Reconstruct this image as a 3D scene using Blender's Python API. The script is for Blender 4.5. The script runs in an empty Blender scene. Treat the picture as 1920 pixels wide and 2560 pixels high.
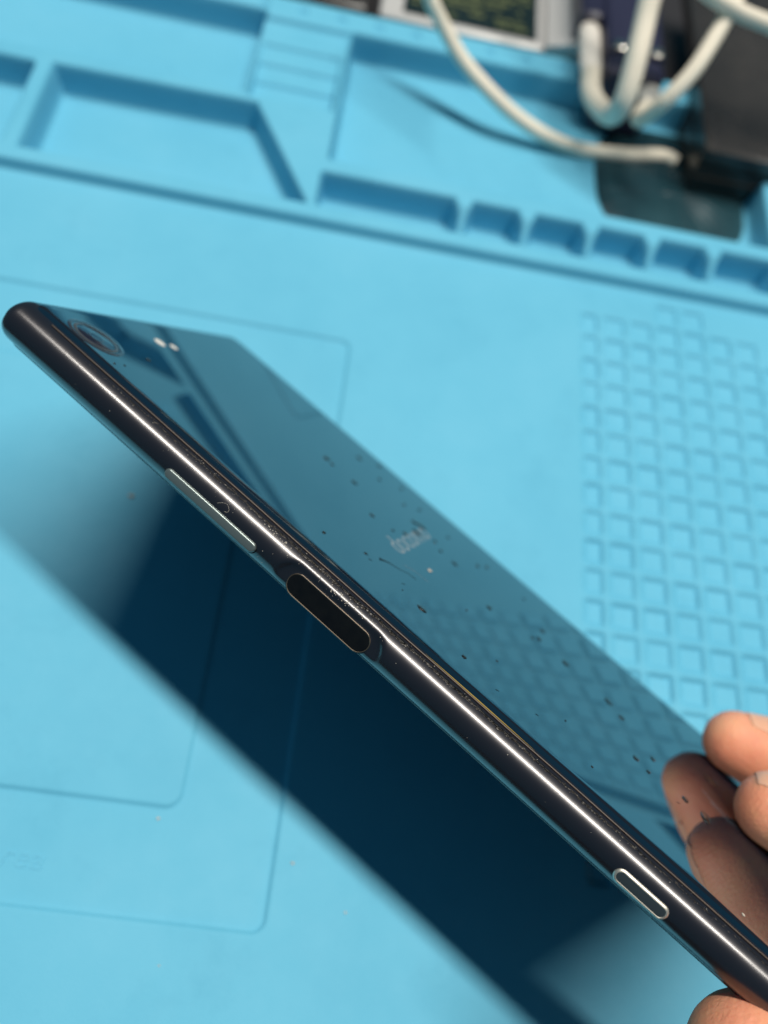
import bpy, math, random
import numpy as np
from mathutils import Matrix, Vector
random.seed(7); rng = np.random.default_rng(11)
MM = 0.001
C = bpy.context.scene.collection
scene = bpy.context.scene

# ---------------------------------------------------------------- camera
cam_d = bpy.data.cameras.new('camera'); cam = bpy.data.objects.new('camera', cam_d); C.objects.link(cam)
cam.matrix_world = Matrix(((0.98218, -0.16143, -0.09622, -0.0726701),
                           (0.09716, 0.87445, -0.47528, -0.16927),
                           (0.16087, 0.45746, 0.87456, 0.1778919), (0, 0, 0, 1)))
cam_d.sensor_fit = 'VERTICAL'; cam_d.sensor_height = 36; cam_d.sensor_width = 27; cam_d.lens = 30.65
cam_d.clip_start = 0.005; cam_d.clip_end = 20
cam_d.dof.use_dof = True; cam_d.dof.focus_distance = 0.1235; cam_d.dof.aperture_fstop = 30.65 / 2.8
scene.camera = cam

# phone frame in the world (local millimetres: x along the length, y across from the key side, z towards the back)
PR = Matrix(((0.8245, 0.361, 0.4358), (-0.5647, 0.5754, 0.5917), (-0.0372, -0.7339, 0.6783)))
PT = Vector((-122.5145, -84.066, 63.5144))
def ph(x, y, z): return PR @ Vector((x, y, z)) + PT      # world millimetres

# ---------------------------------------------------------------- world and lamp
world = bpy.data.worlds.new('World'); scene.world = world; world.use_nodes = True
wn = world.node_tree; wbg = wn.nodes['Background']
wbg.inputs[0].default_value = (0.17, 0.62, 0.95, 1); wbg.inputs[1].default_value = 0.135

LAMP_T = math.radians(55.2); LAMP_D = 3000.0
lp = ph(-88, 0 - LAMP_D * math.cos(LAMP_T), LAMP_D * math.sin(LAMP_T))
ld = bpy.data.lights.new('tube_lamp_light', 'AREA'); ld.shape = 'RECTANGLE'; ld.size = 3.15; ld.size_y = 0.20
ld.energy = 140; ld.color = (1.0, 0.955, 0.87)
lo = bpy.data.objects.new('tube_lamp_light', ld); C.objects.link(lo)
zax = (lp - ph(-88, 20, 0)); xax = PR @ Vector((1, 0, 0)); zax = (zax - xax * zax.dot(xax)).normalized(); yax = zax.cross(xax)
lm = Matrix.Identity(4)
for i, a in enumerate((xax, yax, zax)):
    for r in range(3): lm[r][i] = a[r]
for r in range(3): lm[r][3] = lp[r] * MM
lo.matrix_world = lm

scene.view_settings.view_transform = 'Standard'; scene.view_settings.look = 'None'
scene.view_settings.exposure = 0.0; scene.view_settings.gamma = 1

# ---------------------------------------------------------------- helpers
def tag(o, label=None, cat=None, group=None, kind=None):
    if label: o['label'] = label
    if cat: o['category'] = cat
    if group: o['group'] = group
    if kind: o['kind'] = kind
    return o
def empty(name, loc=(0, 0, 0)):
    o = bpy.data.objects.new(name, None); C.objects.link(o); o.empty_display_size = 0.01
    o.location = [c * MM for c in loc]; return o
def mk(name, V, F, m, parent=None, smooth=True, ang=None):
    me = bpy.data.meshes.new(name); me.from_pydata([tuple(c * MM for c in v) for v in V], [], F); me.update()
    o = bpy.data.objects.new(name, me); C.objects.link(o)
    if m: me.materials.append(m)
    if smooth:
        me.polygons.foreach_set('use_smooth', [True] * len(me.polygons))
        if ang: me.set_sharp_from_angle(angle=math.radians(ang))
    if parent: o.parent = parent
    return o
class MB:
    def __init__(s): s.V = []; s.F = []
    def add(s, V, F):
        k = len(s.V); s.V += [tuple(v) for v in V]; s.F += [tuple(i + k for i in f) for f in F]
    def box(s, x0, x1, y0, y1, z0, z1, b=0.0):
        # box with chamfered edges of size b
        V = []; pts = []
        for z, ins in ((z0, b), (z0 + b, 0), (z1 - b, 0), (z1, b)) if b else ((z0, 0), (z1, 0)):
            c = b
            ring = []
            X0, X1, Y0, Y1 = x0 + ins, x1 - ins, y0 + ins, y1 - ins
            if b: ring = [(X0 + c, Y0), (X1 - c, Y0), (X1, Y0 + c), (X1, Y1 - c), (X1 - c, Y1), (X0 + c, Y1), (X0, Y1 - c), (X0, Y0 + c)]
            else: ring = [(X0, Y0), (X1, Y0), (X1, Y1), (X0, Y1)]
            pts.append([(x, y, z) for x, y in ring])
        s.loft(pts)
    def loft(s, rings, cap=True, closed=True):
        n = len(rings[0]); V = [p for r in rings for p in r]; F = []
        for i in range(len(rings) - 1):
            for j in range(n if closed else n - 1):
                a = i * n + j; b = i * n + (j + 1) % n
                F.append((a, b, b + n, a + n))
        if cap: F.append(tuple(range(n - 1, -1, -1))); F.append(tuple(range((len(rings) - 1) * n, len(rings) * n)))
        s.add(V, F)
    def ball(s, c, r, sq=(1, 1, 1), seg=8, rg=5, jit=0):
        rings = []
        for i in range(1, rg):
            t = math.pi * i / rg
            rings.append([(c[0] + r * sq[0] * math.sin(t) * math.cos(2 * math.pi * j / seg) * (1 + jit * random.uniform(-1, 1)),
                           c[1] + r * sq[1] * math.sin(t) * math.sin(2 * math.pi * j / seg) * (1 + jit * random.uniform(-1, 1)),
                           c[2] + r * sq[2] * math.cos(t)) for j in range(seg)])
        s.loft(rings[::-1])
    def tube(s, path, rad, seg=16, flat=1.0, cap=True):
        P = [Vector(p) for p in path]; n = len(P); rings = []; up = Vector((0, 0, 1)); prev = None
        for i in range(n):
            t = (P[min(i + 1, n - 1)] - P[max(i - 1, 0)]).normalized()
            if prev is None:
                a = t.cross(up); a = a.normalized() if a.length > 1e-4 else Vector((1, 0, 0))
            else: a = (prev - t * prev.dot(t)).normalized()
            prev = a; b = t.cross(a); r = rad[i] if hasattr(rad, '__len__') else rad
            rings.append([tuple(P[i] + a * (r * math.cos(2 * math.pi * j / seg)) + b * (r * flat * math.sin(2 * math.pi * j / seg))) for j in range(seg)])
        s.loft(rings, cap=cap)
    def build(s, name, m, parent=None, smooth=True, ang=35): return mk(name, s.V, s.F, m, parent, smooth, ang)
def catmull(P, n=10):
    P = [Vector(p) for p in P]; Q = [P[0] * 2 - P[1]] + P + [P[-1] * 2 - P[-2]]; out = []
    for i in range(1, len(Q) - 2):
        for k in range(n):
            t = k / n; a, b, c, d = Q[i - 1], Q[i], Q[i + 1], Q[i + 2]
            out.append(0.5 * ((2 * b) + (c - a) * t + (2 * a - 5 * b + 4 * c - d) * t * t + (3 * b - a - 3 * c + d) * t ** 3))
    out.append(P[-1]); return out
def mat(name, col, rough=0.5, ior=1.5, metal=0, **k):
    m = bpy.data.materials.new(name); m.use_nodes = True; b = m.node_tree.nodes['Principled BSDF']
    b.inputs['Base Color'].default_value = (*col, 1); b.inputs['Roughness'].default_value = rough
    b.inputs['IOR'].default_value = ior; b.inputs['Metallic'].default_value = metal
    for kk, v in k.items(): b.inputs[kk.replace('_', ' ')].default_value = v
    return m
def noise_tex(m, scale, detail=4, rough=0.6, stretch=None):
    nt = m.node_tree; tc = nt.nodes.new('ShaderNodeTexCoord'); n = nt.nodes.new('ShaderNodeTexNoise')
    n.inputs['Scale'].default_value = scale; n.inputs['Detail'].default_value = detail; n.inputs['Roughness'].default_value = rough
    if stretch:
        mp = nt.nodes.new('ShaderNodeMapping'); mp.inputs['Scale'].default_value = stretch
        nt.links.new(tc.outputs['Object'], mp.inputs[0]); nt.links.new(mp.outputs[0], n.inputs[0])
    else: nt.links.new(tc.outputs['Object'], n.inputs[0])
    return n
def bump(m, n, strength, dist=0.0002):
    nt = m.node_tree; b = nt.nodes.new('ShaderNodeBump'); b.inputs['Strength'].default_value = strength; b.inputs['Distance'].default_value = dist
    nt.links.new(n.outputs[0], b.inputs['Height']); nt.links.new(b.outputs[0], nt.nodes['Principled BSDF'].inputs['Normal'])
def ramp(m, n, stops, sock):
    nt = m.node_tree; r = nt.nodes.new('ShaderNodeValToRGB'); e = r.color_ramp.elements
    e[0].position, e[0].color = stops[0][0], (*stops[0][1], 1); e[1].position, e[1].color = stops[-1][0], (*stops[-1][1], 1)
    for p, c in stops[1:-1]: q = e.new(p); q.color = (*c, 1)
    nt.links.new(n.outputs[0], r.inputs[0]); nt.links.new(r.outputs[0], nt.nodes['Principled BSDF'].inputs[sock]); return r

M = {}
m = M['silicone'] = mat('blue_silicone', (0.125, 0.46, 0.63), 0.6, 1.42)
m.node_tree.nodes['Principled BSDF'].inputs['Specular IOR Level'].default_value = 0.22
n = noise_tex(m, 17, 6, 0.66); ramp(m, n, [(0.25, (0.110, 0.412, 0.585)), (0.5, (0.128, 0.448, 0.622)), (0.75, (0.150, 0.475, 0.650))], 'Base Color')
nt = m.node_tree; bs = nt.nodes['Principled BSDF']; old = bs.inputs['Base Color'].links[0].from_socket       # worn, scuffed patches
nw = noise_tex(m, 38, 8, 0.78); rw = nt.nodes.new('ShaderNodeValToRGB'); e = rw.color_ramp.elements; e[0].position = 0.30; e[0].color = (0.80, 0.86, 0.88, 1); e[1].position = 0.46; e[1].color = (1, 1, 1, 1); q = e.new(0.70); q.color = (1, 1, 1, 1); q = e.new(0.80); q.color = (1.25, 1.08, 1.04, 1)
mx = nt.nodes.new('ShaderNodeMix'); mx.data_type = 'RGBA'; mx.blend_type = 'MULTIPLY'; mx.inputs[0].default_value = 0.45
nt.links.new(nw.outputs[0], rw.inputs[0]); nt.links.new(old, mx.inputs[6]); nt.links.new(rw.outputs[0], mx.inputs[7]); nt.links.new(mx.outputs[2], bs.inputs['Base Color'])
n2 = noise_tex(m, 2200, 3, 0.7); bump(m, n2, 0.5, 0.0001)
n3 = noise_tex(m, 60, 4, 0.7); ramp(m, n3, [(0.35, (0.52,) * 3), (0.7, (0.66,) * 3)], 'Roughness')
m = M['table'] = mat('dark_table', (0.018, 0.016, 0.018), 0.5)
m = M['frame'] = mat('black_gloss_frame', (0.010, 0.009, 0.013), 0.30, 1.45, Coat_Weight=1.0, Coat_Roughness=0.06, Coat_IOR=1.6)
m.node_tree.nodes['Principled BSDF'].inputs['Specular Tint'].default_value = (1.0, 0.93, 0.95, 1)
n = noise_tex(m, 320, 4, 0.6); ramp(m, n, [(0.45, (0.19,) * 3), (0.8, (0.25,) * 3)], 'Coat Roughness')
m = M['glass'] = mat('black_back_glass', (0.002, 0.006, 0.014), 0.012, 2.6)
m.node_tree.nodes['Principled BSDF'].inputs['Specular Tint'].default_value = (0.8, 0.93, 1.0, 1)
n = noise_tex(m, 70, 6, 0.7); ramp(m, n, [(0.50, (0.008,) * 3), (0.75, (0.09,) * 3)], 'Roughness')
m = M['front_glass'] = mat('black_front_glass', (0.004, 0.004, 0.006), 0.02, 1.38)
M['ring'] = mat('lens_ring', (0.16, 0.15, 0.15), 0.35, 1.5, 0.7)
M['ring_faint'] = mat('lens_surround', (0.03, 0.035, 0.045), 0.12, 1.6)
M['lens'] = mat('lens_glass', (0.01, 0.014, 0.03), 0.02, 1.75)
M['flash'] = mat('flash_diffuser', (0.8, 0.74, 0.66), 0.5)
M['print'] = mat('grey_print', (0.20, 0.25, 0.28), 0.5)
M['steel'] = mat('polished_key', (0.24, 0.28, 0.27), 0.30, 1.5, 0.7)
M['steel_bright'] = mat('chamfered_key_rim', (0.72, 0.66, 0.56), 0.38, 1.5, 0.8)
M['key_face'] = mat('key_face', (0.07, 0.09, 0.10), 0.35, 1.5, 0.6)
m = M['sensor'] = mat('matte_sensor', (0.006, 0.007, 0.008), 0.3, 1.4)
n = noise_tex(m, 500, 5, 0.7); ramp(m, n, [(0.3, (0.003, 0.003, 0.004)), (0.75, (0.007, 0.007, 0.007))], 'Base Color')
m = M['rim'] = mat('sensor_rim', (0.20, 0.15, 0.11), 0.35, 1.5, 0.8)
m = M['bronze'] = mat('trim_bronze', (0.10, 0.075, 0.06), 0.4, 1.5, 0.6)
M['yellow'] = mat('adhesive_tape_edge', (0.30, 0.20, 0.02), 0.6)
m = M['grime'] = mat('seam_residue', (0.035, 0.028, 0.022), 0.42, 1.55)
M['seam'] = mat('black_seam', (0.003, 0.003, 0.003), 0.5, 1.3)
M['dust'] = mat('pale_dust', (0.50, 0.45, 0.38), 0.7)
M['speck'] = mat('dark_speck', (0.012, 0.013, 0.012), 0.22, 1.5)
M['speck_pale'] = mat('pale_speck', (0.5, 0.42, 0.34), 0.5)
m = M['skin'] = mat('skin', (0.66, 0.36, 0.24), 0.46, 1.4)
b = m.node_tree.nodes['Principled BSDF']; b.inputs['Subsurface Weight'].default_value = 0.35; b.inputs['Subsurface Radius'].default_value = (1.0, 0.35, 0.2); b.inputs['Subsurface Scale'].default_value = 0.003
n = noise_tex(m, 90, 5, 0.65); ramp(m, n, [(0.3, (0.84, 0.34, 0.23)), (0.55, (0.88, 0.42, 0.26)), (0.75, (0.88, 0.50, 0.27))], 'Base Color')
n = noise_tex(m, 1500, 4, 0.7); wv_ = m.node_tree.nodes.new('ShaderNodeTexWave'); wv_.inputs['Scale'].default_value = 420; wv_.inputs['Distortion'].default_value = 7; wv_.inputs['Detail'].default_value = 2; wv_.inputs['Detail Scale'].default_value = 0.6
tcs = m.node_tree.nodes.new('ShaderNodeTexCoord'); m.node_tree.links.new(tcs.outputs['Object'], wv_.inputs[0])
ad_ = m.node_tree.nodes.new('ShaderNodeMath'); ad_.operation = 'MULTIPLY_ADD'; ad_.inputs[1].default_value = 0.14; m.node_tree.links.new(wv_.outputs['Fac'], ad_.inputs[0]); m.node_tree.links.new(n.outputs[0], ad_.inputs[2])
bump(m, ad_, 0.6, 0.0003)
nv = noise_tex(m, 55, 3, 0.5); mx = m.node_tree.nodes.new('ShaderNodeMix'); mx.data_type = 'RGBA'; mx.blend_type = 'MULTIPLY'; mx.inputs[0].default_value = 1
rr_ = m.node_tree.nodes.new('ShaderNodeValToRGB'); rr_.color_ramp.elements[0].position = 0.35; rr_.color_ramp.elements[0].color = (0.90, 0.60, 0.54, 1); rr_.color_ramp.elements[1].position = 0.65; rr_.color_ramp.elements[1].color = (1, 1, 0.95, 1)
bs = m.node_tree.nodes['Principled BSDF']; old = bs.inputs['Base Color'].links[0].from_socket
m.node_tree.links.new(nv.outputs[0], rr_.inputs[0]); m.node_tree.links.new(old, mx.inputs[6]); m.node_tree.links.new(rr_.outputs[0], mx.inputs[7]); m.node_tree.links.new(mx.outputs[2], bs.inputs['Base Color'])
M['nail'] = mat('fingernail', (0.84, 0.44, 0.29), 0.38, 1.5, Subsurface_Weight=0.2, Subsurface_Scale=0.002)
m = M['sleeve'] = mat('dark_sleeve', (0.02, 0.02, 0.025), 0.9)
m = M['cable'] = mat('white_braided_cable', (0.84, 0.76, 0.62), 0.55)
nt = m.node_tree
wv = []
for rot in (0.6, -0.6):
    tc = nt.nodes.new('ShaderNodeTexCoord'); mp = nt.nodes.new('ShaderNodeMapping'); mp.inputs['Rotation'].default_value = (0, 0.3, rot)
    w = nt.nodes.new('ShaderNodeTexWave'); w.inputs['Scale'].default_value = 420; nt.links.new(tc.outputs['Object'], mp.inputs[0]); nt.links.new(mp.outputs[0], w.inputs[0]); wv.append(w)
ml = nt.nodes.new('ShaderNodeMath'); ml.operation = 'MULTIPLY'; nt.links.new(wv[0].outputs['Fac'], ml.inputs[0]); nt.links.new(wv[1].outputs['Fac'], ml.inputs[1])
bump(m, ml, 0.5, 0.0003)
M['plug'] = mat('white_plug', (0.82, 0.76, 0.68), 0.3)
m = M['black_box'] = mat('black_box', (0.030, 0.027, 0.026), 0.27)
n = noise_tex(m, 40, 5, 0.6); ramp(m, n, [(0.3, (0.024, 0.022, 0.021)), (0.75, (0.045, 0.040, 0.036))], 'Base Color')
M['dock'] = mat('dark_blue_hub', (0.022, 0.022, 0.05), 0.35)
M['metal'] = mat('socket_metal', (0.7, 0.66, 0.6), 0.25, 1.5, 1.0)
M['silver'] = mat('silver_case', (0.62, 0.60, 0.58), 0.38, 1.5, 0.35)
M['screen'] = mat('dark_screen', (0.012, 0.022, 0.022), 0.2)
m = M['rows'] = mat('lit_rows', (0.05, 0.06, 0.02), 0.5, Emission_Color=(0.55, 0.62, 0.22, 1), Emission_Strength=0.14)
m = M['overlay'] = mat('dark_translucent', (0.02, 0.055, 0.065), 0.3, 1.45, Alpha=0.62); n = noise_tex(m, 45, 3, 0.5, (1, 0.25, 1)); ramp(m, n, [(0.35, (0.006, 0.025, 0.034)), (0.7, (0.03, 0.085, 0.10))], 'Base Color')  # streaky dark see-through colour of the overlay added on the tray floor
M['bit'] = mat('dark_blue_plastic', (0.02, 0.05, 0.12), 0.4)
M['lamp_body'] = mat('lamp_body', (0.6, 0.6, 0.6), 0.5)

# ---------------------------------------------------------------- table
mb = MB(); mb.box(-900, 900, -600, 700, -49, -9, 2)
tag(mb.build('table', M['table']), kind='structure')

# ---------------------------------------------------------------- repair mat: one moulded silicone sheet, heights in mm
def axis(segs):
    out = [segs[0][0]]
    for a, b, st in segs:
        k = max(1, int(round((b - a) / st))); out += list(a + (b - a) * np.arange(1, k + 1) / k)
    return np.array(out)
XL, XR, YB, YT = -262.0, 106.0, -222.0, 106.3
xs = axis([(XL, -172, 1.2), (-172, 62, 0.33), (62, XR, 0.7)])
ys = axis([(YB, -178, 1.0), (-178, YT, 0.33)])
X, Y = np.meshgrid(xs, ys)
def S(d, w): return 0.5 * (1 + np.tanh(2.0 * d / w))          # 1 where d>0
def rbox(x0, x1, y0, y1, r=0.0):                              # signed distance, positive inside
    cx, cy, hx, hy = (x0 + x1) / 2, (y0 + y1) / 2, (x1 - x0) / 2 - r, (y1 - y0) / 2 - r
    qx, qy = np.abs(X - cx) - hx, np.abs(Y - cy) - hy
    return r - (np.hypot(np.maximum(qx, 0), np.maximum(qy, 0)) + np.minimum(np.maximum(qx, qy), 0))
def poly(P):                                                  # convex, counter-clockwise
    d = np.full_like(X, 1e9)
    for (ax, ay), (bx, by) in zip(P, P[1:] + P[:1]):
        L = math.hypot(bx - ax, by - ay); d = np.minimum(d, ((bx - ax) * (Y - ay) - (by - ay) * (X - ax)) / L)
    return d
H = np.zeros_like(X)
H -= 0.75 * S(rbox(-215, -66.6, -163.2, -24.8, 2.6), 0.5)
H += 0.65 * S(rbox(-195, -86.0, -143.4, -46, 3.0), 0.5)
# anti-slip grid: shallow square pockets
PITCH = 7.85
for k in range(0, 8):
    for j in range(-1, 19):
        if (j == -1 and k not in (3, 4)) or (j == 0 and k == 7): continue
        x1 = PITCH * k + 0.3 + 0.1 * math.sin(j * 7.3 + k); x0 = x1 - (5.4 if k == 0 else 7.0); y1 = -PITCH * j; y0 = y1 - 7.0
        i0, i1 = np.searchsorted(xs, (x0 - 1.5, x1 + 1.5)); j0, j1 = np.searchsorted(ys, (y0 - 1.5, y1 + 1.5))
        XX, YY = X[j0:j1, i0:i1], Y[j0:j1, i0:i1]
        d = np.minimum(np.minimum(XX - x0, x1 - XX), np.minimum(YY - y0, y1 - YY))
        # left-hand walls slope gently, right-hand and far walls are steep
        g = S(np.minimum(np.minimum(x1 - XX, y1 - YY), 9) - 0.2, 0.5) * np.clip((XX - x0) / 1.9, 0, 1) * np.clip((YY - y0) / 1.9, 0, 1)
        H[j0:j1, i0:i1] -= (1.05 + 0.12 * math.sin(k * 5.1 + j * 3.7)) * g
# raised border with trays
TOP = 3.4; FL = -6.0
up = S(Y - 12.2, 0.9); H = H * (1 - up) + TOP * up
upr = np.maximum(up, S(X - 58.2, 0.9)); H = np.where(Y < 12.2, H * (1 - S(X - 58.2, 0.9)) + TOP * S(X - 58.2, 0.9), H)
lft = S(-205 - X + 0, 0.9) * 0
def dig(d, floor, w=0.8):
    global H
    a = S(d, w); H = H * (1 - a) + floor * a
dig(np.minimum(poly([(-175, 18.2), (-85.2, 18.2), (-104.4, 53.6), (-175, 51.9)]), (X + 161.6) * 0.5), FL)
dig(rbox(-250, -167.6, 18.2, 51.6, 1), FL)
dig(rbox(-250, -108.3, 58.3, 97.3, 1), FL)
dig(rbox(-108.8, -81.0, 61.0, 94.6, 0.4), 1.7)
for y, fl in ((83.6, 0.6), (75.6, -0.5), (68.0, -1.6), (61.6, -2.6)):
    dig(rbox(-107.2 if y > 65 else -99, -82.6, 57, y, 0.3), fl, 0.6)
    if y < 65: pass
dig(rbox(-80.2, 54.6, 36.8, 95.0, 1), FL)
dig(rbox(-81.4, 54.6, 18.2, 30.6, 0.8), FL)
for cx in (-40.2, -21.4, -2.2, 16.6, 35.6):
    wd = 1.5 + 1.5 * np.clip((Y - 26) / 4, 0, 1)
    a = S(wd - np.abs(X - cx), 0.8) * S(Y - 16, 0.8) * S(32 - Y, 0.8); hh = FL + (TOP - FL) * np.clip(0.30 + 0.70 * (Y - 19) / 9.5, 0.30, 1); H = np.maximum(H, a * hh + (1 - a) * FL)
dig(rbox(62.0, 101.0, -205, 6, 1), FL)
a = S(1.6 - np.abs((Y + 83) + 0.45 * (X - 70)), 0.8) * S(X - 63, .8) * S(88 - X, .8) * (Y < 0); H = np.maximum(H, a * 1.5 + (1 - a) * -9)
dig(rbox(59.0, 101.0, 18, 95, 1), FL)
for k in range(-12, 16):                                      # small round dents along the far border
    cx = -97 + 12.3 * k; d = 1.25 - np.hypot(X - cx, Y - 100.8); H -= 1.3 * S(d, 0.8)
# outer rim rounding and skirt
edge = np.minimum(np.minimum(X - XL, XR - X), np.minimum(Y - YB, YT - Y))
H = H - 1.2 * np.clip(1 - edge / 1.2, 0, 1) ** 2
H += 0.06 * np.sin(X * 0.05 + 1) * np.cos(Y * 0.043)
def grid_part(name, j0, j1, i0, i1, parent, skirt=()):
    xx, yy, hh = X[j0:j1, i0:i1], Y[j0:j1, i0:i1], H[j0:j1, i0:i1]; ny, nx = xx.shape
    co = np.stack([xx, yy, hh], -1).reshape(-1, 3); idx = np.arange(ny * nx).reshape(ny, nx)
    q = np.stack([idx[:-1, :-1], idx[:-1, 1:], idx[1:, 1:], idx[1:, :-1]], -1).reshape(-1, 4)
    ex = []
    for side in skirt:
        row = {'b': idx[0, ::-1], 't': idx[-1, :], 'l': idx[:, 0], 'r': idx[::-1, -1]}[side]
        k = len(co); low = co[row].copy(); low[:, 2] = -8.9; co = np.vstack([co, low]); nn = np.arange(k, k + len(row))
        ex.append(np.stack([row[:-1], row[1:], nn[1:], nn[:-1]], -1)[:, :])
    q = np.vstack([q] + ex); me = bpy.data.meshes.new(name)
    me.vertices.add(len(co)); me.vertices.foreach_set('co', (co * MM).ravel())
    me.loops.add(len(q) * 4); me.loops.foreach_set('vertex_index', q.ravel().astype(np.int32))
    me.polygons.add(len(q)); me.polygons.foreach_set('loop_start', np.arange(0, len(q) * 4, 4, dtype=np.int32))
    me.polygons.foreach_set('use_smooth', np.ones(len(q), bool)); me.update(); me.validate()
    me.materials.append(M['silicone']); o = bpy.data.objects.new(name, me); C.objects.link(o); o.parent = parent; return o
matroot = tag(empty('repair_mat'), 'light blue silicone repair mat with moulded trays, ridges and square grid under the phone', 'mat')
jr = int(np.searchsorted(ys, 14.8)); ny, nx = X.shape
ig0 = int(np.searchsorted(xs, -6.6)); ig1 = int(np.searchsorted(xs, 57.0)); jg0 = int(np.searchsorted(ys, -152)); jg1 = int(np.searchsorted(ys, 9.6))
grid_part('work_surface', 0, jr + 1, 0, ig0 + 1, matroot, 'bl')
grid_part('work_surface', 0, jg0 + 1, ig0, ig1 + 1, matroot, 'b')
grid_part('raised_grid', jg0, jg1 + 1, ig0, ig1 + 1, matroot)
grid_part('work_surface', jg1, jr + 1, ig0, ig1 + 1, matroot)
grid_part('side_tray', 0, jr + 1, ig1, nx, matroot, 'br')
grid_part('tool_tray', jr, ny, 0, nx, matroot, 'ltr')
def text(name, body, size, m, parent, mw, ext=0.1, shear=0.0, space=1.0, bevel=0.0):
    cu = bpy.data.curves.new(name, 'FONT'); cu.body = body; cu.size = size * MM; cu.extrude = ext * MM; cu.shear = shear; cu.space_character = space; cu.bevel_depth = bevel * MM
    t = bpy.data.objects.new(name, cu); C.objects.link(t); bpy.context.view_layer.update()
    me = bpy.data.meshes.new_from_object(t.evaluated_get(bpy.context.evaluated_depsgraph_get())); bpy.data.objects.remove(t)
    me.materials.clear(); me.materials.append(m); o = bpy.data.objects.new(name, me); C.objects.link(o); o.parent = parent
    mw = mw.copy(); mw.translation *= MM; o.matrix_local = mw; return o
text('moulded_lettering', 'area', 5.6, M['silicone'], matroot, Matrix.Translation((-118.9, -156.9, -0.70)), 0.12, 0.28, 1.12, 0.03)

# ---------------------------------------------------------------- phone
phone = empty('phone')
phone.matrix_world = Matrix.Translation(PT * MM) @ PR.to_4x4()
tag(phone, 'glossy black phone tilted on its long edge, mirror back with dark specks', 'phone')
L, W, A, B = 156.0, 77.0, 4.6, 3.75
def frame_y(x, z):                                            # key-side surface
    th = max(-1, min(1, z / B)); y = A * (1 - math.sqrt(max(0, 1 - th * th)))
    if 54 < x < 84:                                           # shallow stadium-shaped dish round the power key
        cx = min(max(x, 61.6), 75.5); d = 2.75 - math.hypot(x - cx, (z + 0.95)); w = 0.5 * (1 + math.tanh(d / 0.42))
        if w > 1e-3: y = y * (1 - w) + max(y, 0.45 + 0.62 * max(y, 0.55)) * w
    return y
def frame_loop(x, ins):
    pts = []; n = 44
    for i in range(n + 1):
        z = B * math.sin(-math.pi / 2 + math.pi * i / n); y = frame_y(x, z)
        pts.append((x, y + ins * (1 - abs(z) / B * 0.6), z * (1 - ins / B * 0.8)))
    for i in range(n + 1):
        z = B * math.sin(math.pi / 2 - math.pi * i / n); y = W - A * (1 - math.sqrt(max(0, 1 - (z / B) ** 2)))
        pts.append((x, y - ins * (1 - abs(z) / B * 0.6), z * (1 - ins / B * 0.8)))
    return [p for i, p in enumerate(pts) if i == 0 or (Vector(p) - Vector(pts[i - 1])).length > 1e-5]
def bev(d, r): return 0 if d >= r else r - math.sqrt(max(0, r * r - (r - d) ** 2))
xsf = [2.35] + list(np.arange(3.0, 55, 2.0)) + list(np.arange(55, 83, 0.25)) + list(np.arange(83, 153.4, 2.0)) + [153.65]
mb = MB(); mb.loft([frame_loop(x, 0) for x in xsf]); mb.build('frame', M['frame'], phone, ang=40)
for sgn in (0, 1):
    st = [0, 0.05, 0.15, 0.3, 0.5, 0.75, 1.0, 1.3, 2.2]; lo_ = [frame_loop(90, bev(s, 1.25)) for s in st]
    R_ = [[(s * 1.5 - 0.95 if sgn == 0 else L - s, p[1], p[2]) for p in l] for s, l in zip(st, lo_)]
    if sgn: R_ = R_[::-1]
    mb = MB(); mb.loft(R_); mb.build('end_cap', M['frame'], phone, ang=40)
mb = MB(); mb.loft([[(x, p[1], p[2]) for p in frame_loop(90, 0.14)] for x in (2.1, 2.45)]); mb.build('antenna_line', M['sensor'], phone)
def glass_plate(name, m, z0, z1, sgn, x0=0.1, x1=155.1, y0=2.75):
    # rounded-edge sheet: profile bends down at its border
    prof = []; R = 2.6; n = 12
    for i in range(n + 1):
        a = math.pi / 2 * i / n; prof.append((R * (1 - math.sin(a)), (z1 - z0) * (1 - math.cos(a))))   # (inset from far, drop)
    rings = []
    for ins, drop in prof[::-1]:
        pass
    rings = []
    for i in range(n + 1):
        a = math.pi / 2 * i / n; ins = R * (1 - math.cos(a)); z = z0 + (z1 - z0) * math.sin(a); r = []
        rc = 2.4; X0, X1, Y0, Y1 = x0 + ins * 0.45, x1 - ins * 0.45, y0 + ins, W - y0 - ins
        for cx, cy, a0 in ((X1 - rc, Y1 - rc, 0), (X0 + rc, Y1 - rc, 90), (X0 + rc, Y0 + rc, 180), (X1 - rc, Y0 + rc, 270)):
            for k in range(9):
                t = math.radians(a0 + 90 * k / 8); r.append((cx + rc * math.cos(t), cy + rc * math.sin(t), sgn * z))
        rings.append(r)
    mb = MB(); mb.loft(rings); return mb.build(name, m, phone, ang=60)
back = glass_plate('back_glass', M['glass'], 3.15, 4.0, 1)
glass_plate('front_glass', M['front_glass'], 2.9, 4.0, -1, y0=2.1)
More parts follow.
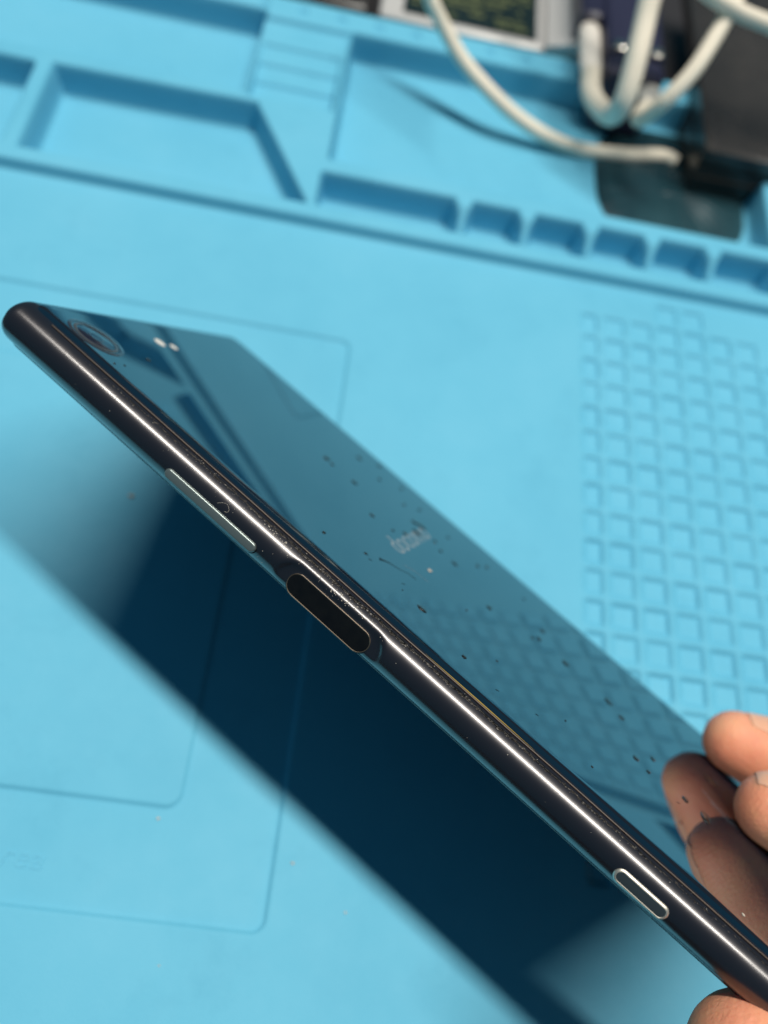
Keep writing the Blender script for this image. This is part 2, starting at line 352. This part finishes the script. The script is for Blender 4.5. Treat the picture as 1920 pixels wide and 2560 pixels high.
# bright trim and tape edge inside the seam
mb = MB(); mb.tube([(x, 2.35 + 0.05 * math.sin(x * 0.3), 3.42) for x in np.arange(6, 151, 1.0)], 0.11, 6); mb.build('seam_trim', M['bronze'], phone)
mb = MB(); mb.tube([(x, 2.62, 3.52) for x in np.arange(83, 104, 1.0)], [0.01 + 0.09 * math.sin(math.pi * i / 20) for i in range(21)], 6); mb.build('tape_edge', M['yellow'], phone)
def surf(x, z, off=0.0): return (x, frame_y(x, z) - off, z)
mb = MB(); mb.tube([(x, 1.80 + 0.07 * math.sin(x * 0.7) + random.uniform(-.06, .06), B * math.sqrt(1 - (1 - 1.80 / A) ** 2) - 0.02) for x in np.arange(24, 148, 0.22)], [(0.05 + 0.22 * math.exp(-((x - 82) / 42) ** 2)) * random.uniform(.5, 1.2) for x in np.arange(24, 148, 0.22)], 7, 0.6)
mb.build('seam_gap', M['seam'], phone, ang=30)
# residue in the seam and dust on the frame
mb = MB()
for i in range(1500):
    x = random.gauss(78, 34)
    if not 14 < x < 153: continue
    y = 1.72 + random.gauss(0, 0.10) + 0.08 * math.sin(x * 0.7) + 0.05 * math.sin(x * 2.9)
    z = B * math.sqrt(max(0, 1 - (1 - y / A) ** 2)); r = random.choice((0.05, 0.07, 0.09, 0.12, 0.16)) * random.uniform(.7, 1.2) * (0.55 + 0.5 * math.exp(-((x - 78) / 35) ** 2))
    mb.ball((x, y - 0.02, z), r, (random.uniform(1, 2.4), 1, 0.8), 6, 4, 0.35)
tag(mb.build('seam_residue', M['grime'], phone, smooth=False), kind='stuff')
mb = MB()
for i in range(260):
    x = random.choice((random.gauss(64, 9), random.uniform(15, 150), random.gauss(55, 14))); z = random.choice((random.uniform(-2.5, 3.2), random.gauss(2.4, 0.5), random.gauss(2.9, .2)))
    if abs(z) > 3.5 or not 3 < x < 153: continue
    if 60 < x < 77 and z < 1.2: continue
    r = random.choice((0.02, 0.025, 0.03, 0.04)) * random.uniform(.6, 1.4)
    mb.ball(surf(x, z, 0.0), r, (random.uniform(.7, 2.5), 1, random.uniform(.7, 1.5)), 5, 4, 0.4)
for i in range(60):
    x = random.gauss(70.5, 2.6); z = 2.3 + random.gauss(0, 0.22); mb.ball(surf(x, z), random.uniform(.03, .09), (1.3, 1, 1), 6, 4, .4)
for i in range(26):
    x = random.gauss(56, 1.6); z = 2.5 + random.gauss(0, 0.15); mb.ball(surf(x, z), random.uniform(.03, .10), (1.3, 1, 1), 6, 4, .4)
tag(mb.build('frame_dust', M['dust'], phone, smooth=False), kind='stuff')
# fine hair above the volume key
mb = MB(); P = [(45.6, 0.6), (46.3, 1.2), (47.0, 1.35), (47.6, 1.0), (47.7, .55), (47.2, .35)]; mb.tube([surf(x, z, 0.02) for x, z in [tuple(p)[:2] for p in [(q.x, q.y) for q in catmull([(a, b_, 0) for a, b_ in P], 5)]]], 0.018, 5); mb.build('lint', M['dust'], phone)
def stadium(x0, x1, zc, hw, n=14):
    r = []
    for cx, a0 in ((x1 - hw, -90), (x0 + hw, 90)):
        for k in range(n + 1): t = math.radians(a0 + 180 * k / n); r.append((cx + hw * math.cos(t), zc + hw * math.sin(t)))
    return r
def key(name, x0, x1, zc, hw, steps, m):
    mb = MB(); mb.loft([[(x, y, z) for x, z in stadium(x0 + i, x1 - i, zc, hw - i)] for i, y in steps][::1]); return mb.build(name, m, phone, ang=50)
key('volume_gap', 35.9, 54.7, -1.0, 1.0, [(0, 1.2), (0, 0.135), (0.06, 0.10)], M['sensor'])
vk = key('volume_key', 36.1, 54.5, -1.0, 0.84, [(0, 1.0), (0, -0.12), (0.06, -0.24), (0.14, -0.32), (0.24, -0.37), (0.4, -0.40)], M['steel'])
key('power_gap', 60.6, 76.5, -0.95, 2.0, [(0, 1.8), (0, 0.80), (0.06, 0.76)], M['frame'])
pr = key('power_key', 60.95, 76.15, -0.95, 1.68, [(0, 1.8), (0, 0.64), (0.10, 0.58), (0.16, 0.58)], M['sensor'])
mb = MB(); st = stadium(60.87, 76.23, -0.95, 1.76, 20); st2 = st + [st[0]]
mb.tube([(x, 0.66 + 0.03 * math.sin(x * 9), z) for x, z in st2], [0.07 + 0.03 * random.random() for _ in st2], 6); mb.build('power_key_rim', M['rim'], phone)
ck = key('camera_key', 120.8, 129.6, -0.75, 1.15, [(0, 1.0), (0, 0.02), (0.05, -0.10), (0.32, -0.30), (0.36, -0.30), (0.42, -0.22)], M['steel_bright'])
cf = key('camera_key_face', 121.25, 129.15, -0.75, 0.70, [(0, 0.5), (0, -0.235), (0.1, -0.25)], M['key_face'])
# camera, flash, wordmark
def disc(name, cx, cy, r0, r1, z, m, th=0.03, seg=72):
    mb = MB()
    R = lambda r, zz: [(cx + r * math.cos(2 * math.pi * k / seg), cy + r * math.sin(2 * math.pi * k / seg), zz) for k in range(seg)]
    if r0 > 0: mb.loft([R(r0, z - 0.02), R(r0, z + th), R(r1 - .03, z + th), R(r1, z + th - .02), R(r1, z - 0.02)], cap=False)
    else: mb.loft([R(r1, z - 0.02), R(r1, z + th - 0.01), R(r1 - .03, z + th)])
    return mb.build(name, m, phone, ang=40)
CX, CY = 9.0, 9.9
disc('lens_surround', CX, CY, 4.3, 5.0, 4.0, M['ring_faint'], 0.05)
disc('lens_ring', CX, CY, 3.45, 4.0, 4.0, M['ring'], 0.07)
disc('lens', CX, CY, 0, 3.3, 4.0, M['lens'], 0.025); disc('lens_element', CX, CY, 1.1, 1.35, 4.02, M['ring_faint'], 0.02)
disc('flash', 7.7, 31.0, 0, 1.15, 4.0, M['flash'], 0.03); disc('focus_sensor', 8.7, 34.6, 0, 0.85, 4.0, M['flash'], 0.03)
tm = Matrix(((0, -1, 0, 68.2), (1, 0, 0, 29.6), (0, 0, 1, 4.004), (0, 0, 0, 1)))
text('wordmark', 'docomo', 6.6, M['print'], phone, tm, 0.003, 0.0, 1.0)
SP = [(43.0, 45.6, .9), (44.3, 62.5, .8), (44.8, 44.7, .4), (50.4, 45.3, .6), (51.1, 59.9, .4), (58.7, 36.1, .5), (63.3, 37.5, .35), (63.6, 51.7, .7), (65.1, 53.0, 1.0), (65.8, 47.3, 1.0),
      (64.9, 41.3, .5), (69.3, 50.8, .4), (71.6, 48.3, .4), (75.3, 47.9, .65), (73.5, 33.5, .35), (58.6, 11.7, .3), (65.0, 17.4, .25), (77.8, 15.1, .75), (73.5, 15.7, .15), (85.7, 40.5, .8), (87.5, 11.2, .4),
      (96.5, 46.4, .7), (96.4, 52.3, .6), (95.3, 44.0, .35), (103.0, 45.6, .7), (113.1, 44.7, .75), (116.2, 42.4, .6), (119.7, 29.4, .5), (123.2, 35.5, .6), (122.3, 28.3, .4), (129.9, 30.0, .75),
      (133.9, 29.8, 1.15), (136.6, 49.4, 1.2), (138.8, 7.2, .25), (14.1, 18.8, .5), (16.2, 6.4, .25), (16.5, 8.8, .2), (61.5, 62.0, .4), (78.5, 58.0, .45), (80.0, 62.0, .4), (55.0, 66.0, .4), (47.5, 69.0, .5), (90.0, 62.0, .35), (59, 57, .35), (70, 60, .4), (83, 30, .25), (106, 20, .2), (92, 20, .2), (112, 12, .2)]
for i, (x, y, s) in enumerate(SP):
    mb = MB(); big = s > 1.1
    mb.ball((x, y, 4.02), s * 1.0, (random.uniform(.8, 1.3), random.uniform(1.0, 1.7), 0.16 / max(s, .3)), 14, 6, 0.14)
    o = mb.build('debris_speck', M['speck_pale'] if i in (14, 33) else M['speck'], phone, ang=80)
mb = MB()
for P in ([(67.0, 20.0), (68.4, 21.6), (70.0, 22.4), (71.6, 23.9), (73.4, 24.4)],):
    Q = catmull([(a, b_, 4.02) for a, b_ in P], 6); mb.tube(Q, [0.26 * math.exp(-k / 5) + 0.035 for k in range(len(Q))], 6, 0.5)
mb.build('fibre', M['speck'], phone)
for (x, y, a, l) in ((64.6, 17.0, .5, 1.2), (66, 16.4, .4, .7), (72.5, 18.0, .8, .8), (94, 9.5, .6, .8), (128, 26, .6, .9), (101, 13, .4, .7)):
    mb = MB(); mb.tube([(x + l * t * math.cos(a), y + l * t * math.sin(a), 4.02) for t in (0, .3, .6, 1)], [.03, .09, .07, .02], 6, 0.5); mb.build('scratch_mark', M['speck'], phone)

for P in ([(134, 41), (137, 39), (140.5, 38.5)], [(135.5, 38.5), (139, 37), (143, 37.5)], [(70, 26), (72.5, 27.5), (75, 27.8)]):   # pale hairline scratches
    Q = catmull([(a, b_, 4.012) for a, b_ in P], 6); mb = MB(); mb.tube(Q, 0.03, 5, 0.4); mb.build('hairline_scratch', M['print'], phone)

# ---------------------------------------------------------------- person (hand and forearm holding the phone's bottom end)
def capsule(mb, a, b, ra, rb, seg=20):
    a, b = Vector(a), Vector(b); d = b - a; l = d.length; t = d / l
    u = t.cross(Vector((0.3, 0.2, 1))).normalized(); v = t.cross(u); rings = []
    for k in range(1, 6): q = math.pi / 2 * k / 6; rings.append((a - t * ra * math.cos(q), ra * math.sin(q)))
    for k in range(0, 9): rings.append((a + d * (k / 8), ra + (rb - ra) * k / 8))
    for k in range(5, 0, -1): q = math.pi / 2 * k / 6; rings.append((b + t * rb * math.cos(q), rb * math.sin(q)))
    mb.loft([[tuple(c + u * (r * math.cos(2 * math.pi * j / seg)) + v * (r * math.sin(2 * math.pi * j / seg))) for j in range(seg)] for c, r in rings])
FING = {  # tip, dip, pip, mcp, in phone millimetres, with radii
    'middle': ([(139.4, 61.0, 10.2), (163, 62, 18), (188, 61, 24), (226, 50, 14)], (7.4, 8.2, 9.0, 11)),
    'index': ([(145.0, 39.5, 10.3), (168, 38, 19), (194, 38, 25), (228, 31, 14)], (7.7, 8.5, 9.3, 11)),
    'ring': ([(186, 72, 5), (200, 78, 18), (222, 78, 24), (238, 66, 10)], (6.6, 7.6, 8.4, 10.5)),
    'little': ([(206, 82, -4), (216, 90, 8), (236, 88, 14), (250, 76, 6)], (5.8, 6.6, 7.4, 9.5)),
    'thumb': ([(151.6, 2.2, -9.1), (176, 8, -17), (203, 16, -20), (242, 22, -10)], (10.1, 10.6, 11.5, 14))}
mb = MB()
for k_, (P, R_) in FING.items():
    P = [Vector(p) for p in P]; t = (P[0] - P[1]).normalized(); r0, r1 = R_[0], R_[1]
    P = [P[0] + t * (r0 * 0.16), P[0] - t * r0 * 0.95] + P[1:]; R_ = (r0 * 0.84, (r0 * 0.55 + r1 * 0.45) * 1.03) + tuple(R_[1:])
    for a, b_, ra, rb in zip(P, P[1:], R_, R_[1:]): capsule(mb, a, b_, ra, rb)
for a in ((228, 31, 14), (226, 50, 14), (238, 66, 10), (250, 76, 6), (242, 22, -10)):
    capsule(mb, a, (292, 32, 6), 12.5, 19)
capsule(mb, (228, 31, 12), (238, 66, 8), 11, 11); capsule(mb, (238, 66, 8), (250, 76, 5), 10, 9.5); capsule(mb, (210, 22, -8), (232, 30, 6), 9, 12)
capsule(mb, (240, 40, 2), (280, 40, 2), 17, 18); capsule(mb, (290, 33, 6), (420, -30, 60), 20, 30); capsule(mb, (288, 42, 6), (420, -20, 60), 18, 28)
hand = mk('person', mb.V, mb.F, M['skin'])
hand.matrix_world = phone.matrix_world.copy()
tag(hand, 'bare hand gripping the end of the black phone, two fingers behind, thumb below', 'person')
md = hand.modifiers.new('blend', 'REMESH'); md.mode = 'VOXEL'; md.voxel_size = 0.9 * MM; md.use_smooth_shade = True
md = hand.modifiers.new('soften', 'SMOOTH'); md.factor = 0.6; md.iterations = 8
def nail(tip, dip, rt, facing, length, half, free=1.2, off=0.0, lift=0.15):
    tip, dip = Vector(tip), Vector(dip); t = (tip - dip).normalized(); f = Vector(facing); f = (f - t * f.dot(t)).normalized(); s = t.cross(f)
    NU, NV = 15, 11; rows = []
    for i in range(NU):
        u = i / (NU - 1); ax = rt * 0.78 + free - length * (1 - u) - off; wv_ = math.radians(half) * (0.80 + 0.2 * math.sin(math.pi * min(1, u * 1.1)))
        rr = rt * (1.03 - 0.13 * u) + lift
        row = []
        for j in range(NV):
            v = -1 + 2 * j / (NV - 1); end = (1 - 0.14 * v * v * (1 if u > .7 else 0)); a = v * wv_
            row.append(tip + t * (ax - (0.9 * v * v if u > .6 else -0.9 * v * v * (1 - u))) + (f * math.cos(a) + s * math.sin(a)) * rr)
        rows.append(row)
    V = [p for r in rows for p in r]; F = [(i * NV + j, i * NV + j + 1, (i + 1) * NV + j + 1, (i + 1) * NV + j) for i in range(NU - 1) for j in range(NV - 1)]
    o = mk('fingernail', V, F, M['nail'], hand)
    sw = o.modifiers.new('seat', 'SHRINKWRAP'); sw.target = hand; sw.wrap_method = 'NEAREST_SURFACEPOINT'; sw.wrap_mode = 'ABOVE_SURFACE'; sw.offset = 0.22 * MM
    ss = o.modifiers.new('round', 'SUBSURF'); ss.levels = 1; ss.render_levels = 2
    sd = o.modifiers.new('thickness', 'SOLIDIFY'); sd.thickness = 0.5 * MM; sd.offset = -1
    return o
nail(FING['middle'][0][0], FING['middle'][0][1], 7.4, (0.0, 0.1, 1), 11, 48, 0.0, 4.5)
nail(FING['index'][0][0], FING['index'][0][1], 7.7, (0.0, 0.12, 1), 13, 52, 2.2)
nail(FING['thumb'][0][0], FING['thumb'][0][1], 9.8, (0.0, -0.1, -1), 15, 50, 1.6)
nail(FING['ring'][0][0], FING['ring'][0][1], 6.6, (-0.6, 0.5, 0.4), 11, 50, 1); nail(FING['little'][0][0], FING['little'][0][1], 5.8, (-0.6, 0.5, 0.4), 10, 50, 1)
mb = MB(); pth = [Vector((372, -12, 41)) + (Vector((430, -38, 68)) - Vector((372, -12, 41))) * (k / 6) for k in range(7)]; mb.tube(pth, [34, 35, 36, 37, 38, 39, 40], 28); mb.build('sleeve', M['sleeve'], hand)

# ---------------------------------------------------------------- background objects
# silver device with a dark lit panel, lying on the table beyond the mat
dev = tag(empty('display_device', (-42, 109, -9)), 'silver framed device with a dark screen of faint green rows behind the mat', 'device')
def devpart(mb, name, m, p=dev):
    mb.V = [(x + 42, y - 109, z + 9) for x, y, z in mb.V]; return mb.build(name, m, p)
mb = MB(); mb.box(-73, -17, 109, 220, -9, 3.0, 0.8); devpart(mb, 'case', M['silver'])
mb = MB(); mb.loft([[(-16.8, y, z) for y, z in ((109, -9), (220, -9), (220, 4), (109, 4))], [(-3, y, z) for y, z in ((107.5, -9), (220, -9), (220, 9), (107.5, 9))]]); devpart(mb, 'side_panel', M['silver'])
mb = MB(); mb.box(-65.5, -20, 112, 214, 3.0, 3.3); scr = devpart(mb, 'screen', M['screen'])
mb = MB(); y = 115.0
while y < 210:
    x = -63.0
    while x < -23:
        w = random.uniform(1.2, 5.5)
        if random.random() < 0.72 and x + w < -22: mb.box(x, x + w, y, y + 1.3, 3.3, 3.36)
        x += w + random.uniform(.5, 1.4)
    y += 3.1
devpart(mb, 'lit_rows', M['rows'])
# black block lying on the table left of the device
o = MB(); o.box(-150, -77, 112, 180, -9, 2, 1); tag(o.build('black_case', M['black_box']), 'flat black case beyond the far edge of the mat, left of the silver device', 'case')

# black boxy adapter standing in the wide tray at the right
ad = tag(empty('power_adapter', (50, 85, -5.9)), 'black rectangular power adapter lying in the mat tray at the right edge', 'adapter')
mb = MB(); mb.box(-17.5, 30, -20, 9.5, 0, 10.5); mb.box(-17.5, 30, -20, 75, 10.55, 17.3, 1.0); mb.build('housing', M['black_box'], ad, ang=30)
mb = MB(); mb.box(-17.2, 29.7, -20.5, -19.8, 6.5, 7.0); mb.build('seam', M['bronze'], ad)
mb = MB(); mb.box(-13, 26, -14, 60, 17.32, 17.42, 0.03); mb.build('top_label', M['black_box'], ad)

# dark usb hub standing in the tray, cables plugged into its front
hub = tag(empty('usb_hub', (8, 100, -5.9)), 'dark blue usb hub with metal sockets and two white plugs in its front', 'hub')
mb = MB(); mb.box(-9, 10, -15, -6.2, 0, 22.8, 1.5); mb.box(-9, 10, -6.1, 50, 10.6, 22.8, 1.0); mb.box(-17, -9.2, 11, 50, 10.6, 22.8, 1.0); mb.build('housing', M['dock'], hub, ang=30)
for dx in (-5.0, 7): mb = MB(); mb.box(dx - 2.0, dx + 2.0, -6, -2, 22.8, 24.3, .5); mb.build('socket', M['metal'], hub)

def cable(name, path, r, label, plug=None, flat=1.0, group='white cables behind the phone'):
    Q = catmull(path, 10); base = Vector(path[0]); e = tag(empty(name, base), label, 'cable', group)
    mb = MB(); mb.tube([q - base for q in Q], r, 18, flat); mb.build('braid', M['cable'], e, ang=60)
    if plug:
        (a, b_, rw, rh) = plug; a, b_ = Vector(a) - base, Vector(b_) - base; mb = MB(); n = 14; Qp = [a + (b_ - a) * (k / n) for k in range(n + 1)]
        mb.tube(Qp, [rw * (1 - 0.35 * max(0, 1 - k / 2.0) ** 2) if k < 3 else (rw * (1 - .3 * max(0, (k - n + 2) / 2) ** 2)) for k in range(n + 1)], 20, rh); mb.build('plug', M['plug'], e, ang=60)
    return e
cable('charging_cable', [(-64.8, 77.7, 40.0), (-62.0, 84.9, 30.0), (-59.9, 89.4, 25.0), (-57.8, 88.2, 22.0), (-53.0, 86.3, 17.0), (-45.5, 81.9, 11.0), (-35.1, 76.3, 6.2), (-24.7, 73.6, 1.5), (-12.8, 72.4, -2.5), (-1.3, 72.6, -4.3), (13.0, 74.9, -4.6), (25.8, 78.1, -4.6), (30.5, 76.3, -4.6)], 2.3,
      'long white braided cable curving down across the trays to the black adapter')
cable('usb_cable', [(-4.8, 88, 12), (-4.2, 80, 10.5), (-1.5, 71, 12), (0.2, 64.0, 16), (0.6, 61.6, 23), (0.9, 68, 31), (1.3, 78, 38), (0.8, 85.5, 45), (-4, 96, 55), (-12, 120, 62), (-20, 160, 60)], 3.1,
      'white cable looping up from the plug left of the dark blue hub', ((-4.8, 112, 12), (-4.8, 87, 12), 3.6, 0.7), 1.0)
cable('usb_cable', [(14.2, 79, 12), (11.2, 74.5, 11), (10.2, 70, 12), (11.0, 66.2, 17), (13.5, 64.8, 24), (18.7, 70.2, 31), (23.5, 80.1, 37), (27.5, 90, 42), (30, 100, 46), (34, 130, 52), (40, 170, 50)], 2.3,
      'white cable looping right from the plug in the hub front up over the black adapter', ((14.6, 88, 12), (14.2, 78, 12), 3.4, 0.7), 1.0)
cable('usb_cable', [(5, 100, 50), (13, 86, 46), (26.8, 84.0, 42.0), (37.7, 84.4, 40.0), (55, 83.5, 38.0), (80, 90, 30), (96, 110, 8), (110, 130, -6)], 2.4,
      'white cable running level to the right edge above the black adapter')


# dark translucent overlay added to darken the tray floor in front of the adapter
pc = tag(empty('dark_overlay', (22, 66, -5.9)), 'dark translucent overlay added on the tray floor under the black power adapter', 'overlay')
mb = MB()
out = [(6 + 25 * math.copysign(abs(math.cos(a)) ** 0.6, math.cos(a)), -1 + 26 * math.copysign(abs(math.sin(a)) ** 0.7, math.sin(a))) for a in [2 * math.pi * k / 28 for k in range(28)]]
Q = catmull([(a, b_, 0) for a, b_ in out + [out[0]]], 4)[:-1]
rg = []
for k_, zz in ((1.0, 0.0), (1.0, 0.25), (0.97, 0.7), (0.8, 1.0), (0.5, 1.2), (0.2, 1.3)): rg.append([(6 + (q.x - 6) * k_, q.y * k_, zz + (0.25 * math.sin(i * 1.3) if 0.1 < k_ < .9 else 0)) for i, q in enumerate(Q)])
mb.loft(rg); mb.build('film', M['overlay'], pc, ang=60)

# lint and crumbs lying on the mat
LINT = [(-89.5, -145.6, -0.75, 0.30, 'pale crumb just below the rounded corner of the inner panel outline'), (-63.0, -150.6, 0, 0.26, 'pale crumb right of the outer panel outline, close to the phone shadow'),
        (-110.0, -79.0, -0.1, 0.5, 'larger dusty crumb on the mat left of the phone, in its soft shadow'), (-52, -158, 0, 0.18, 'tiny crumb on the mat below the phone shadow, right of the outlined panel'),
        (-84.0, -170, 0, 0.16, 'tiny crumb at the bottom of the mat below the outlined panel')]
for x, y, z, r, lab in LINT:
    mb = MB(); mb.ball((0, 0, r * 0.5), r, (random.uniform(.8, 1.5), 1, 0.6), 8, 5, 0.3); o = mb.build('crumb', M['dust'])
    o.location = (x * MM, y * MM, z * MM); tag(o, lab, 'crumb', 'crumbs scattered on the blue mat')
